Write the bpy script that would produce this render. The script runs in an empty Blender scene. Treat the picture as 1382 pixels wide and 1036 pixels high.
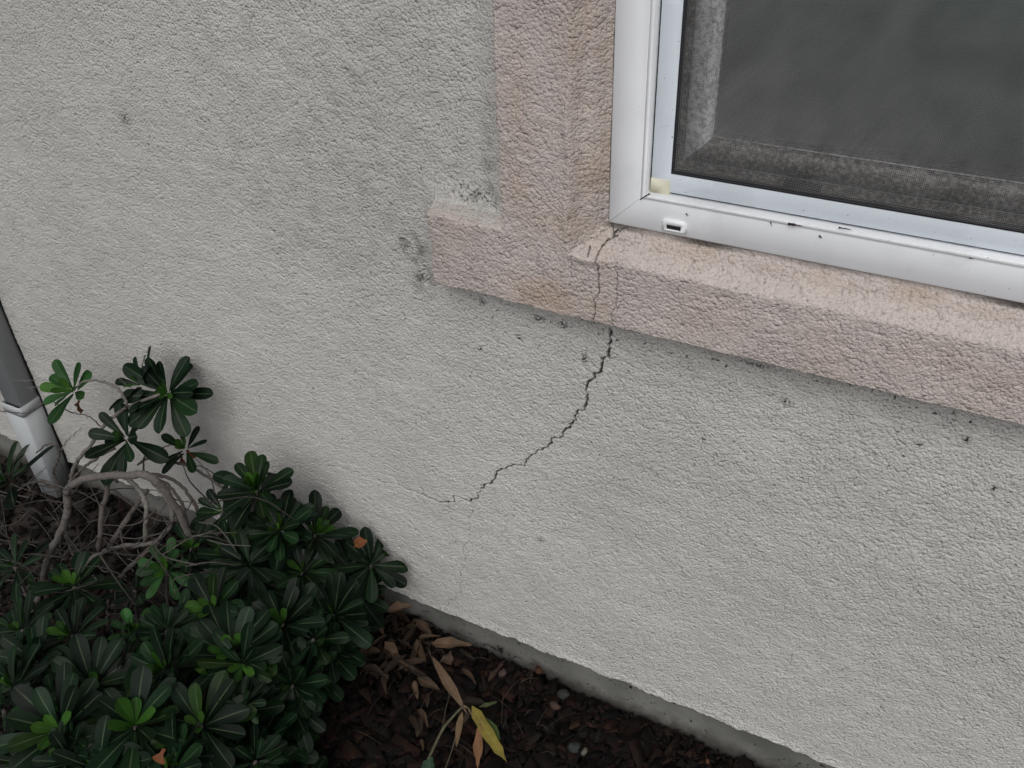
import bpy, math, random
import numpy as np
from mathutils import Vector, Matrix
random.seed(7); RNG = np.random.default_rng(11)
scene = bpy.context.scene
C = scene.collection

# ------------------------------------------------------------------ camera
CAMZ = 1.54
F = 1260.0
PPX, PPY = 691.0, 518.0
_v = np.array([69., 1712., F]); _v /= np.linalg.norm(_v)
_h = np.array([-2894., -811., F]); _h -= _v*(_h@_v); _h /= np.linalg.norm(_h)
AX, AZ = -_h, -_v
AY = np.cross(AZ, AX)
RM = np.array([AX, AY, AZ])                 # photo-camera axes -> world
CAM = np.array([0., -1., CAMZ])
cam_d = bpy.data.cameras.new('camera'); cam = bpy.data.objects.new('camera', cam_d); C.objects.link(cam)
r, u, b = RM@[1, 0, 0], RM@[0, -1, 0], RM@[0, 0, -1]
cam.matrix_world = Matrix(((r[0], u[0], b[0], 0), (r[1], u[1], b[1], -1), (r[2], u[2], b[2], CAMZ), (0, 0, 0, 1)))
cam_d.sensor_width = 36; cam_d.lens = F/1382*36; cam_d.clip_start = 0.02; cam_d.clip_end = 500
scene.camera = cam
def ray(px, py): return RM@np.array([px-PPX, py-PPY, F])
def at(px, py, y):                          # the point of the plane Y=y seen there
    q = ray(px, py); return CAM + q*((1+y)/q[1])
def atz(px, py, z):                         # the point of the level Z=z seen there
    q = ray(px, py); return CAM + q*((z-CAMZ)/q[2])

# ------------------------------------------------------------------ light
SUN_DIR = Vector((0.2, -0.72, 1.02)).normalized()       # towards the sun
elev = math.asin(SUN_DIR.z)
w = bpy.data.worlds.new("World"); scene.world = w; w.use_nodes = True
nt = w.node_tree; nt.nodes.clear()
sky = nt.nodes.new('ShaderNodeTexSky'); sky.sky_type = 'NISHITA'; sky.sun_disc = False
sky.sun_elevation = elev; sky.sun_rotation = math.atan2(SUN_DIR.x, SUN_DIR.y)
sky.air_density = 1.0; sky.dust_density = 4.0; sky.ozone_density = 1.0
hsv = nt.nodes.new('ShaderNodeHueSaturation'); hsv.inputs['Saturation'].default_value = 0.22
bg = nt.nodes.new('ShaderNodeBackground'); bg.inputs['Strength'].default_value = 0.10
wo = nt.nodes.new('ShaderNodeOutputWorld')
nt.links.new(sky.outputs[0], hsv.inputs['Color']); nt.links.new(hsv.outputs[0], bg.inputs['Color']); nt.links.new(bg.outputs[0], wo.inputs['Surface'])
sd = bpy.data.lights.new('sun', 'SUN'); sd.energy = 0.7; sd.angle = math.radians(75); sd.color = (1.0, 0.99, 0.965)
so = bpy.data.objects.new('sun', sd); C.objects.link(so)
so.rotation_euler = SUN_DIR.to_track_quat('Z', 'Y').to_euler()
scene.view_settings.view_transform = 'Standard'; scene.view_settings.look = 'None'
scene.view_settings.exposure = 0.36; scene.view_settings.gamma = 1

# ------------------------------------------------------------------ helpers
def tag(o, label=None, cat=None, group=None, kind=None):
    if label: o['label'] = label
    if cat: o['category'] = cat
    if group: o['group'] = group
    if kind: o['kind'] = kind
    return o
def empty(name, loc=(0, 0, 0)):
    o = bpy.data.objects.new(name, None); C.objects.link(o); o.location = loc; o.empty_display_size = .05
    return o
def link(name, me, mat, parent=None):
    o = bpy.data.objects.new(name, me); C.objects.link(o)
    if mat: me.materials.append(mat)
    if parent is not None:
        o.parent = parent; o.matrix_parent_inverse = Matrix.Translation(-Vector(parent.location))
    return o
def mesh_np(name, V, faces, smooth=False, attrs=None, cols=None):
    """V (n,3); faces: (m,4)/(m,3) array, or list of such arrays"""
    me = bpy.data.meshes.new(name)
    if not isinstance(faces, list): faces = [faces]
    faces = [np.asarray(f, dtype=np.int32) for f in faces if len(f)]
    n = len(V); me.vertices.add(n); me.vertices.foreach_set('co', np.asarray(V, dtype=np.float32).ravel())
    li = np.concatenate([f.ravel() for f in faces]); sz = np.concatenate([np.full(len(f), f.shape[1], np.int32) for f in faces])
    me.loops.add(len(li)); me.loops.foreach_set('vertex_index', li)
    me.polygons.add(len(sz)); st = np.concatenate([[0], np.cumsum(sz)[:-1]]).astype(np.int32)
    me.polygons.foreach_set('loop_start', st)
    if smooth: me.polygons.foreach_set('use_smooth', np.ones(len(sz), bool))
    for k, a in (attrs or {}).items():
        t = me.attributes.new(k, 'FLOAT', 'POINT'); t.data.foreach_set('value', np.asarray(a, dtype=np.float32))
    if cols is not None:
        t = me.attributes.new('Col', 'FLOAT_COLOR', 'POINT')
        c4 = np.ones((n, 4), np.float32); c4[:, :3] = cols; t.data.foreach_set('color', c4.ravel())
    me.update(calc_edges=True); me.validate()
    return me
class MB:                                    # gathers pieces, builds ONE mesh
    def __init__(s): s.V = []; s.F = {}; s.C = []; s.n = 0
    def add(s, V, Fs, col=None):
        V = np.asarray(V, float); s.V.append(V)
        for f in Fs:
            f = np.asarray(f, int)
            if len(f): s.F.setdefault(f.shape[1], []).append(f+s.n)
        s.C.append(np.broadcast_to(np.asarray(col if col is not None else (1, 1, 1), float), (len(V), 3)))
        s.n += len(V)
    def build(s, name, mat, parent=None, smooth=False):
        me = mesh_np(name, np.concatenate(s.V), [np.concatenate(v) for v in s.F.values()], smooth, None, np.concatenate(s.C))
        return link(name, me, mat, parent)
def box(mb, a, c, col=None):
    (x0, y0, z0), (x1, y1, z1) = a, c
    V = [(x, y, z) for x in (x0, x1) for y in (y0, y1) for z in (z0, z1)]
    mb.add(V, [[(0, 1, 3, 2), (4, 6, 7, 5), (0, 4, 5, 1), (2, 3, 7, 6), (0, 2, 6, 4), (1, 5, 7, 3)]], col)
def bevel_box(mb, a, c, bv=.001, col=None):
    a = np.array(a, float); c = np.array(c, float); m = (a+c)/2; h = (c-a)/2
    import itertools
    V = []; idx = {}
    for s in itertools.product((-1, 1), repeat=3):
        for ax in range(3):
            p = m+np.array(s)*(h-bv); p[ax] = m[ax]+s[ax]*h[ax]; idx[s+(ax,)] = len(V); V.append(p)
    Q, T = [], []
    for ax in range(3):
        o = [i for i in range(3) if i != ax]
        for s in (-1, 1):
            q = []
            for (p, r_) in ((-1, -1), (1, -1), (1, 1), (-1, 1)):
                k = [0, 0, 0]; k[ax] = s; k[o[0]] = p; k[o[1]] = r_; q.append(idx[tuple(k)+(ax,)])
            Q.append(q)
        for p in (-1, 1):
            for r_ in (-1, 1):
                k1 = [0, 0, 0]; k1[o[0]] = p; k1[o[1]] = r_; k2 = list(k1); k1[ax] = -1; k2[ax] = 1
                Q.append([idx[tuple(k1)+(o[0],)], idx[tuple(k2)+(o[0],)], idx[tuple(k2)+(o[1],)], idx[tuple(k1)+(o[1],)]])
    for s in itertools.product((-1, 1), repeat=3): T.append([idx[s+(i,)] for i in range(3)])
    mb.add(V, [Q, T], col)
def catmull(P, k=6):
    P = [np.asarray(p, float) for p in P]
    if len(P) < 3: return np.array([P[0]*(1-t)+P[-1]*t for t in np.linspace(0, 1, k+1)])
    Q = [2*P[0]-P[1]]+P+[2*P[-1]-P[-2]]; out = []
    for i in range(1, len(Q)-2):
        for t in np.linspace(0, 1, k, endpoint=False):
            a, b_, c_, d = Q[i-1], Q[i], Q[i+1], Q[i+2]
            out.append(.5*((2*b_)+(-a+c_)*t+(2*a-5*b_+4*c_-d)*t*t+(-a+3*b_-3*c_+d)*t**3))
    out.append(P[-1]); return np.array(out)
def tube(mb, P, r0, r1, n=7, col=None, k=6, rough=.08, wob=0.0):
    P = catmull(P, k); m = len(P)
    if wob: P[1:-1] += RNG.normal(0, wob, (m-2, 3))
    T = np.gradient(P, axis=0); T /= np.linalg.norm(T, axis=1)[:, None]+1e-9
    N = np.cross(T, [0.3, 0.2, 1.0]); N /= np.linalg.norm(N, axis=1)[:, None]+1e-9
    B = np.cross(T, N); R = np.linspace(r0, r1, m)*(1+RNG.normal(0, rough, m))
    a = np.arange(n)/n*2*math.pi
    V = (P[:, None]+R[:, None, None]*(np.cos(a)[None, :, None]*N[:, None]+np.sin(a)[None, :, None]*B[:, None])).reshape(-1, 3)
    i = np.arange(m-1)[:, None]*n; j = np.arange(n)[None]; j2 = (j+1) % n
    Fq = np.stack([i+j, i+j2, i+n+j2, i+n+j], -1).reshape(-1, 4)
    base = len(V); V = np.vstack([V, P[0], P[-1]])
    jj = np.arange(n); T1 = np.stack([np.full(n, base), (jj+1) % n, jj], -1); T2 = np.stack([np.full(n, base+1), (m-1)*n+jj, (m-1)*n+(jj+1) % n], -1)
    mb.add(V, [Fq, np.vstack([T1, T2])], col)
def sweep_ring(mb, rect, prof, col=None):
    """mitred frame: prof = [(inset, y)...] swept round rect (x0,x1,z0,z1)"""
    x0, x1, z0, z1 = rect; V = []
    for d, y in prof: V += [(x0+d, y, z0+d), (x1-d, y, z0+d), (x1-d, y, z1-d), (x0+d, y, z1-d)]
    Q = []
    for i in range(len(prof)-1):
        for k in range(4): Q.append((i*4+k, i*4+(k+1) % 4, i*4+4+(k+1) % 4, i*4+4+k))
    mb.add(V, [Q], col)

# noise in numpy
_P = RNG.permutation(4096); _G = RNG.uniform(0, 2*math.pi, 4096)
def _hsh(ix, iz, s): return _P[(_P[(ix+s*131) & 4095]+iz) & 4095]
def perlin(x, z, f, s=0):
    x = x*f+77.7; z = z*f+33.3
    ix = np.floor(x).astype(np.int64); iz = np.floor(z).astype(np.int64); fx = x-ix; fz = z-iz
    ux = fx*fx*fx*(fx*(fx*6-15)+10); uz = fz*fz*fz*(fz*(fz*6-15)+10)
    def g(a, b_):
        an = _G[_hsh(ix+a, iz+b_, s)]; return np.cos(an)*(fx-a)+np.sin(an)*(fz-b_)
    n0 = g(0, 0)*(1-ux)+g(1, 0)*ux; n1 = g(0, 1)*(1-ux)+g(1, 1)*ux
    return (n0*(1-uz)+n1*uz)*1.4
def bumps(x, z, cell, s=0):
    """rounded lumps of random size, highest wins"""
    x = x/cell+50; z = z/cell+50
    ix = np.floor(x).astype(np.int64); iz = np.floor(z).astype(np.int64); out = np.zeros_like(x)
    for a in (-1, 0, 1):
        for b_ in (-1, 0, 1):
            hh = _hsh(ix+a, iz+b_, s); cx = ix+a+(_P[hh]/4096.); cz = iz+b_+(_P[(hh+17) & 4095]/4096.)
            rr = .45+.55*(_P[(hh+41) & 4095]/4096.)
            q = ((x-cx)**2+(z-cz)**2)/(rr*rr)
            out = np.maximum(out, rr*np.sqrt(np.clip(1-q, 0, 1)))
    return out
def sstep(a, b_, x): t = np.clip((x-a)/(b_-a), 0, 1); return t*t*(3-2*t)

# ------------------------------------------------------------------ materials
def new_mat(name):
    m = bpy.data.materials.new(name); m.use_nodes = True; n = m.node_tree
    return m, n, n.nodes['Principled BSDF']
def N(n, t, **kw):
    q = n.nodes.new(t)
    for k, v in kw.items():
        if k in q.inputs: q.inputs[k].default_value = v
        else: setattr(q, k, v)
    return q
def coords(n):
    return N(n, 'ShaderNodeNewGeometry').outputs['Position']
def noise(n, scale, detail=3, rough=.55, vec=None):
    q = N(n, 'ShaderNodeTexNoise'); q.inputs['Scale'].default_value = scale; q.inputs['Detail'].default_value = detail; q.inputs['Roughness'].default_value = rough
    n.links.new(vec if vec else coords(n), q.inputs['Vector']); return q.outputs['Fac']
def ramp(n, fac, a, b_, ca=(0, 0, 0), cb=(1, 1, 1)):
    q = n.nodes.new('ShaderNodeValToRGB'); n.links.new(fac, q.inputs[0])
    q.color_ramp.elements[0].position = a; q.color_ramp.elements[1].position = b_
    q.color_ramp.elements[0].color = (*ca, 1); q.color_ramp.elements[1].color = (*cb, 1); return q.outputs[0]
def mix(n, f, a, b_, mode='MIX'):
    q = n.nodes.new('ShaderNodeMix'); q.data_type = 'RGBA'; q.blend_type = mode
    for i, v in ((0, f), (6, a), (7, b_)):
        if hasattr(v, 'is_linked') or isinstance(v, bpy.types.NodeSocket): n.links.new(v, q.inputs[i])
        elif i == 0: q.inputs[0].default_value = v
        else: q.inputs[i].default_value = (*v, 1)
    return q.outputs[2]
def attr(n, name, out='Fac'):
    q = n.nodes.new('ShaderNodeAttribute'); q.attribute_name = name; return q.outputs[out]
def bump(n, bs, h, strength, dist):
    q = n.nodes.new('ShaderNodeBump'); q.inputs['Strength'].default_value = strength; q.inputs['Distance'].default_value = dist
    n.links.new(h, q.inputs['Height']); n.links.new(q.outputs[0], bs.inputs['Normal'])

def stucco_mat(name, c_hi, c_lo, stain, other, grain=245):
    m, n, bs = new_mat(name)
    c = mix(n, ramp(n, noise(n, 3.0, 5), .38, .62), c_lo, c_hi)
    c = mix(n, ramp(n, noise(n, 260, 2), .35, .75), c, tuple(v*1.08 for v in c_hi))
    c = mix(n, ramp(n, noise(n, 1.3, 3), .42, .60, (0, 0, 0), (.5, .5, .5)), c, tuple(v*.86 for v in c_lo))
    c = mix(n, attr(n, 'blend'), c, other)
    c = mix(n, attr(n, 'rust'), c, stain)
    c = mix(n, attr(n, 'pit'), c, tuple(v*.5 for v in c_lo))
    c = mix(n, attr(n, 'algae'), c, (.10, .105, .075))
    c = mix(n, attr(n, 'dirt_shade'), c, (.012, .011, .010))  # real dirt specks, plus the shade inside cracks painted as colour
    n.links.new(c, bs.inputs['Base Color'])
    bs.inputs['Roughness'].default_value = .5; bs.inputs['Specular IOR Level'].default_value = .55
    wv = N(n, 'ShaderNodeTexNoise'); wv.inputs['Scale'].default_value = 90; n.links.new(coords(n), wv.inputs['Vector'])
    va = N(n, 'ShaderNodeVectorMath', operation='MULTIPLY_ADD'); va.inputs[1].default_value = (.0022, .0022, .0022)
    n.links.new(wv.outputs['Color'], va.inputs[0]); n.links.new(coords(n), va.inputs[2])
    def grains(sc):
        vo = N(n, 'ShaderNodeTexVoronoi'); vo.inputs['Scale'].default_value = sc; n.links.new(va.outputs[0], vo.inputs['Vector'])
        q = N(n, 'ShaderNodeMath', operation='POWER'); q.inputs[1].default_value = 2.2; n.links.new(vo.outputs['Distance'], q.inputs[0]); return q.outputs[0]
    g1, g2 = grains(grain), grains(grain*1.9)
    def M(op, a_, b_):
        q = N(n, 'ShaderNodeMath', operation=op)
        for k_, v_ in enumerate((a_, b_)):
            if isinstance(v_, (int, float)): q.inputs[k_].default_value = v_
            else: n.links.new(v_, q.inputs[k_])
        return q.outputs[0]
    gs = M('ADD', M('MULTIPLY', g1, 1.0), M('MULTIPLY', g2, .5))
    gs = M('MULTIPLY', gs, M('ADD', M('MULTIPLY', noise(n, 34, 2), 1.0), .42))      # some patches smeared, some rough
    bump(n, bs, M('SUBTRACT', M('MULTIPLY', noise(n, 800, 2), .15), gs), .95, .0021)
    c2 = mix(n, ramp(n, gs, .45, 1.1, (0, 0, 0), (.3, .3, .3)), c, tuple(v*.5 for v in c_lo))  # grain borders darkened in colour: cavity dirt plus painted occlusion
    n.links.new(c2, bs.inputs['Base Color'])
    return m
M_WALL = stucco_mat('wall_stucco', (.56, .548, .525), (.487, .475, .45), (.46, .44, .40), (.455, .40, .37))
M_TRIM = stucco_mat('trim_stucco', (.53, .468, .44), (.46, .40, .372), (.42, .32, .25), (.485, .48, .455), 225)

def concrete():
    m, n, bs = new_mat('concrete')
    c = mix(n, ramp(n, noise(n, 9, 6), .35, .65), (.10, .10, .092), (.175, .175, .162))
    c = mix(n, ramp(n, noise(n, 110, 3), .66, .68), c, (.02, .018, .015))
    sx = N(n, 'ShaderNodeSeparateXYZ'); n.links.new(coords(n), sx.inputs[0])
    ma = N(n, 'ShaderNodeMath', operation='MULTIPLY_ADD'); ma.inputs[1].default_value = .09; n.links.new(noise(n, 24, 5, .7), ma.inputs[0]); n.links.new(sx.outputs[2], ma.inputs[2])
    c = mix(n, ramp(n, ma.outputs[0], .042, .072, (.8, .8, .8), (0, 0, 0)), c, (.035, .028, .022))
    n.links.new(c, bs.inputs['Base Color']); bs.inputs['Roughness'].default_value = .9
    bump(n, bs, noise(n, 160, 4), .5, .002); return m
M_CONC = concrete()

def vinyl(name, col, dirt_shade, amount):
    m, n, bs = new_mat(name)
    c = mix(n, ramp(n, noise(n, 14, 6, .6), .50, .78), col, tuple(v*.62 for v in col))
    c = mix(n, ramp(n, noise(n, 7, 3), .35, .6), c, tuple(v*.93 for v in col))
    c = mix(n, ramp(n, noise(n, 330, 3), .70, .745), c, (.05, .045, .04))
    if amount: c = mix(n, ramp(n, noise(n, 180, 5, .75), .5-amount*.4, .72-amount*.25), c, dirt_shade)
    n.links.new(c, bs.inputs['Base Color']); bs.inputs['Roughness'].default_value = .38
    bump(n, bs, noise(n, 40, 4), .12, .001); return m
M_VIN = vinyl('white_vinyl', (.80, .815, .84), (.1, .1, .1), 0)
M_SCRF = vinyl('screen_frame_white', (.70, .76, .82), (.1, .1, .1), 0)
M_CREAM = vinyl('cream_plastic', (.62, .60, .47), (.1, .1, .1), 0)
M_SASH = vinyl('dirty_sash_vinyl', (.66, .67, .69), (.16, .15, .14), .26)
M_TRACK = vinyl('track_vinyl', (.30, .31, .32), (.06, .055, .05), .2)
M_DIRTY = vinyl('dirty_sill_vinyl', (.44, .43, .41), (.04, .035, .03), .66)

def plain(name, col, rough=.6, var=.25, sc=30, bmp=0):
    m, n, bs = new_mat(name)
    c = mix(n, ramp(n, noise(n, sc, 4), .35, .65), tuple(v*(1-var) for v in col), tuple(min(v*(1+var), 1) for v in col))
    n.links.new(c, bs.inputs['Base Color']); bs.inputs['Roughness'].default_value = rough
    if bmp: bump(n, bs, noise(n, sc*8, 4), bmp, .002)
    return m
M_RUB = plain('black_rubber', (.008, .008, .011), .45)
M_WIRE = plain('screen_wire', (.24, .24, .24), .5)
M_BLIND = plain('blind_fabric', (.76, .95, .85), .9, .03, 5, .1)
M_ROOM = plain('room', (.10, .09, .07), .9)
M_PAINT = plain('downspout_paint', (.37, .39, .40), .7, .09, 7, .05)
M_GRIME = plain('grime', (.42, .42, .41), .9)
M_DARK = plain('dark_gap', (.01, .01, .01), .9)
def vcol(name, rough=.6, var=.3, sc=60, bmp=.2, spec=.5):
    m, n, bs = new_mat(name)
    c = mix(n, ramp(n, noise(n, sc, 4), .3, .7, (1-var,)*3, (1+var*.6,)*3), (0, 0, 0), (0, 0, 0))
    q = mix(n, 1.0, attr(n, 'Col', 'Color'), ramp(n, noise(n, sc, 4), .3, .7, (1-var,)*3, (1, 1, 1)), 'MULTIPLY')
    n.links.new(q, bs.inputs['Base Color']); bs.inputs['Roughness'].default_value = rough; bs.inputs['Specular IOR Level'].default_value = spec
    if bmp: bump(n, bs, noise(n, sc*4, 4), bmp, .002)
    return m
M_LEAF = vcol('leaf', .40, .45, 28, .15, .09)
M_BARK = vcol('bark', .85, .4, 160, .6, .2)
M_CHIP = vcol('bark_chip', .85, .5, 90, .6, .2)
M_DRY = vcol('dry_leaf', .75, .4, 70, .3, .25)
def glassm():
    m, n, bs = new_mat('window_glass'); n.nodes.remove(bs)
    tr = N(n, 'ShaderNodeBsdfTransparent'); tr.inputs[0].default_value = (.95, .98, .96, 1)
    gl = N(n, 'ShaderNodeBsdfGlossy'); gl.inputs['Roughness'].default_value = .02
    fr = N(n, 'ShaderNodeFresnel'); fr.inputs['IOR'].default_value = 1.5
    mx = n.nodes.new('ShaderNodeMixShader'); n.links.new(fr.outputs[0], mx.inputs[0]); n.links.new(tr.outputs[0], mx.inputs[1]); n.links.new(gl.outputs[0], mx.inputs[2])
    n.links.new(mx.outputs[0], n.nodes['Material Output'].inputs['Surface']); return m
M_GLASS = glassm()

# ------------------------------------------------------------------ house
house = tag(empty('house', (0, 0, 0)), 'rough stucco house wall, cracked below a pink-trimmed white window, above a dark mulch bed', 'house')
XL, XR, ZB, ZT = -.394, .86, CAMZ-.531, CAMZ+.45          # window opening

def jag(P, amp, it=3, seed=1):
    r_ = np.random.default_rng(seed); P = [np.array(p) for p in P]
    for k in range(it):
        Q = [P[0]]
        for a, b_ in zip(P, P[1:]):
            t = b_-a; L = np.linalg.norm(t); nrm = np.array([-t[1], t[0]])/(L+1e-9)
            Q += [(a+b_)/2+nrm*r_.normal(0, amp*min(L, .03)), b_]
        P = Q
    return np.array(P)
def cpath(pts, y): return [at(px, py, y)[[0, 2]] for px, py in pts]
CR = []      # (polyline, halfwidth start, end, depth, darkness)
CR.append((jag(cpath([(822, 443), (824, 458), (821, 474), (823, 484), (812, 493), (802, 503), (794, 515), (791, 528), (793, 538), (788, 550), (777, 560), (772, 572), (759, 586), (744, 598), (737, 605), (725, 608), (710, 620), (704, 628), (690, 629), (676, 634), (668, 645), (656, 653), (648, 664), (641, 674)], 0), .16, 3, 2), .0015, .0012, .006, 1))
CR.append((jag(cpath([(641, 674), (625, 673), (606, 676), (592, 677), (578, 672), (566, 666), (548, 661)], 0), .13, 3, 3), .0016, .0014, .006, 1))
CR.append((jag(cpath([(548, 661), (540, 656), (525, 652), (500, 641), (470, 634), (440, 632)], 0), .12, 3, 4), .0010, .0007, .0015, .6))
CR.append((jag(cpath([(627, 735), (629, 752), (622, 770), (624, 785), (618, 800), (606, 814), (600, 825)], 0), .15, 3, 5), .0007, .0007, .0015, .5))
CR.append((jag(cpath([(640, 678), (632, 700), (627, 735)], 0), .12, 3, 6), .0008, .0007, .0008, .3))
CR.append((jag(cpath([(822, 304), (826, 318)], -.02)+cpath([(826, 319), (818, 330), (808, 339), (807, 348)], -.034)+cpath([(808, 360), (807, 385), (806, 400), (804, 420), (801, 440)], -.04), .12, 3, 7), .0008, .00055, .005, 1))
CR.append((jag(cpath([(852, 307), (842, 311), (832, 320), (826, 322)], -.02), .12, 2, 8), .0006, .0008, .004, 1))
CR.append((jag(cpath([(833, 352), (832, 380), (831, 410), (829, 445)], -.04), .12, 3, 9), .0005, .0005, .0015, .65))
CR.append((jag(cpath([(812, 318), (800, 326), (785, 332), (772, 335)], -.035)+cpath([(772, 345), (772, 372), (770, 390)], -.04), .12, 3, 10), .0005, .0004, .0015, .55))
CR.append((jag(cpath([(791, 338), (793, 347)], -.04), .1, 2, 12), .0009, .0006, .003, .9))

def crackfield(x, z):
    dep = np.zeros_like(x); dk = np.zeros_like(x)
    xs = x[0]; zs = z[:, 0]
    for P, w0, w1, d, k in CR:
        nseg = len(P)-1
        rr = np.random.default_rng(nseg).uniform(.35, 1.35, nseg)
        for i in range(nseg):
            a, b_ = P[i], P[i+1]; wd = (w0+(w1-w0)*i/nseg)*rr[i]; m = .005
            i0, i1 = np.searchsorted(xs, [min(a[0], b_[0])-m, max(a[0], b_[0])+m]); j0, j1 = np.searchsorted(zs, [min(a[1], b_[1])-m, max(a[1], b_[1])+m])
            if i1 <= i0 or j1 <= j0: continue
            X = x[j0:j1, i0:i1]; Z = z[j0:j1, i0:i1]; t = b_-a; L2 = t@t+1e-12
            s = np.clip(((X-a[0])*t[0]+(Z-a[1])*t[1])/L2, 0, 1)
            q = np.hypot(X-a[0]-s*t[0], Z-a[1]-s*t[1])
            g = 1-sstep(wd*.55, wd*1.5, q)
            dep[j0:j1, i0:i1] = np.maximum(dep[j0:j1, i0:i1], g*d); dk[j0:j1, i0:i1] = np.maximum(dk[j0:j1, i0:i1], g*k)
    return dep, dk
def blobs(x, z, L):
    o = np.zeros_like(x)
    for px, py, y, rx, rz, a in L:
        c = at(px, py, y); o = np.maximum(o, a*np.exp(-((x-c[0])/rx)**2-((z-c[2])/rz)**2))
    return o
def seg(a, b_, st): return np.linspace(a, b_, max(2, int(round((b_-a)/st))+1))[:-1]
xs = np.concatenate([seg(-6, -2.3, .1), seg(-2.3, -1.3, .0026), seg(-1.3, -.78, .0019), seg(-.78, XL, .0011), seg(XL, .0, .0013), seg(.0, .42, .0014), seg(.42, XR, .02), seg(XR, 1.1, .01), seg(1.1, 3.5, .1), [3.5]])
zs = np.concatenate([seg(.095, .36, .0016), seg(.36, ZB, .0012), seg(ZB, 1.33, .0018), seg(1.33, ZT, .02), seg(ZT, ZT+.25, .01), seg(ZT+.25, 3.0, .1), [3.0]])
X, Z = np.meshgrid(xs, zs)
wx = perlin(X, Z, 9, 1)*.006; wz = perlin(X, Z, 9, 2)*.006
d = np.maximum.reduce([XL-X, X-XR, ZB-Z, Z-ZT])          # distance outside the opening
dw = d+perlin(X, Z, 14, 3)*.0035+perlin(X, Z, 45, 31)*.0015
prof = .012+.010*sstep(0, .026, dw)+.018*sstep(.022, .044, dw)+.0035*np.exp(-((dw-.043)/.006)**2)*(X < XL)*np.clip(.5+perlin(X, Z, 12, 77), 0, 1)
leftk = sstep(.0, .02, XL-X)*sstep(ZB-.03, ZB+.03, Z)
prof_l = .019+.008*sstep(0, .026, dw)+.013*sstep(.024, .044, dw)+.0035*np.exp(-((dw-.044)/.006)**2)*np.clip(.5+perlin(X, Z, 12, 77), 0, 1)
prof = prof*(1-leftk)+prof_l*leftk
prof = prof*(1-sstep(.136, .150, dw))
foot = .010*(1-sstep(.145, .19, dw))                       # rough fillet where the trim meets the wall
ex0, ex1, ez0, ez1 = -.645, XR+.25, CAMZ-.664, CAMZ-.556
de = np.maximum.reduce([ex0-X, X-ex1, ez0-Z, Z-ez1])+perlin(X, Z, 16, 4)*.003
ear = .040*(1-sstep(-.002, .010, de)); 
under = (Z < ez0+.01)
ear = np.maximum(ear, .007*(1-sstep(0, .038, de))*(Z > ez0+.01))
prof = np.where(d < .12, prof, np.maximum(prof, ear)); prof = np.maximum(prof, np.where(d > .10, foot*(~under), 0))
prof = np.where(Z < ez0-.008, np.minimum(prof, .0), prof); prof = np.where((Z < ez0) & (Z >= ez0-.008), prof*sstep(ez0-.008, ez0, Z), prof)
prof = np.where(d < 0, 0, prof)
outr = (d > .12)
is_trim = (prof+perlin(X, Z, 120, 78)*.005 > np.where(d > .12, .020+.006*perlin(X, Z, 40, 79), .018)) | ((d >= 0) & (d < .12))
bl_t = (1-sstep(.018, .038, prof+perlin(X, Z, 70, 91)*.010))*outr*.9
bl_w = .8*sstep(.004, .020, prof+perlin(X, Z, 70, 91)*.005)*outr
# texture of the sprayed stucco
Xw, Zw = X+perlin(X, Z, 60, 5)*.0015, Z+perlin(X, Z, 60, 6)*.0015
region = sstep(-.25, .35, perlin(X, Z, 2.3, 7)+(Z-.75)*.9)            # coarser, smeared texture high on the wall
fine = bumps(Xw, Zw, .0068, 1)*.0009
coarse = bumps(Xw*.9, Zw*1.1, .0095, 3)*.0012
H = fine*(1-region*.6)+coarse*region*.7
H *= .85+.45*perlin(X, Z, 26, 8)
H += perlin(Xw*.8, Zw*1.2, 85, 9)*.0005+perlin(X, Z, 30, 10)*.0009+perlin(X, Z, 9, 11)*.0016+perlin(X, Z, 2.2, 12)*.003
amp = np.ones_like(X); amp = np.where(is_trim, 1.15, amp)
amp *= 1-.62*(sstep(.045, .02, d))*(d >= 0)*(Z < ZB+.01)
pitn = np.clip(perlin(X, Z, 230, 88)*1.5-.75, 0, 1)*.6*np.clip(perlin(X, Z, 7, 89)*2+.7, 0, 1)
H = prof+H*amp
dep, dk = crackfield(X, Z)
H -= dep
# little ledges of broken edge, chips in the stucco
scat = (perlin(X, Z, 170, 20) > .50)
def spk(L, f=210, th=.30, s=21): return blobs(X, Z, L)*np.clip((perlin(X, Z, f, s)-th)*6, 0, 1)
algae = blobs(X, Z, [(562, 335, 0, .022, .035, .75), (572, 375, 0, .02, .03, .8), (640, 268, -.01, .05, .012, .55), (663, 230, 0, .012, .08, .4), (548, 322, 0, .012, .012, .7)])*np.clip(.5+perlin(X, Z, 60, 14)*1.3, 0, 1)
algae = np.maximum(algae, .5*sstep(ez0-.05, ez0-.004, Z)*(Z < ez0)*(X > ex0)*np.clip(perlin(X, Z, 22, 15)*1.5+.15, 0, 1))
algae = np.maximum(algae, .35*blobs(X, Z, [(470, 250, 0, .25, .2, .6), (420, 100, 0, .2, .2, .5)])*np.clip(perlin(X, Z, 30, 16)*1.4, 0, 1))
dirt_shade = spk([(640, 262, -.005, .05, .013, 1), (545, 325, 0, .012, .014, 1), (572, 370, 0, .012, .02, 1)], 270, .18)
dirt_shade = np.maximum(dirt_shade, .9*((perlin(X, Z, 150, 22) > .62) & (Z < ez0) & (Z > ez0-.05) & (X > ex0)))
dirt_shade = np.maximum(dirt_shade, .75*((perlin(X, Z, 150, 23) > .72) & (perlin(X, Z, 12, 24) > .10)))
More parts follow.
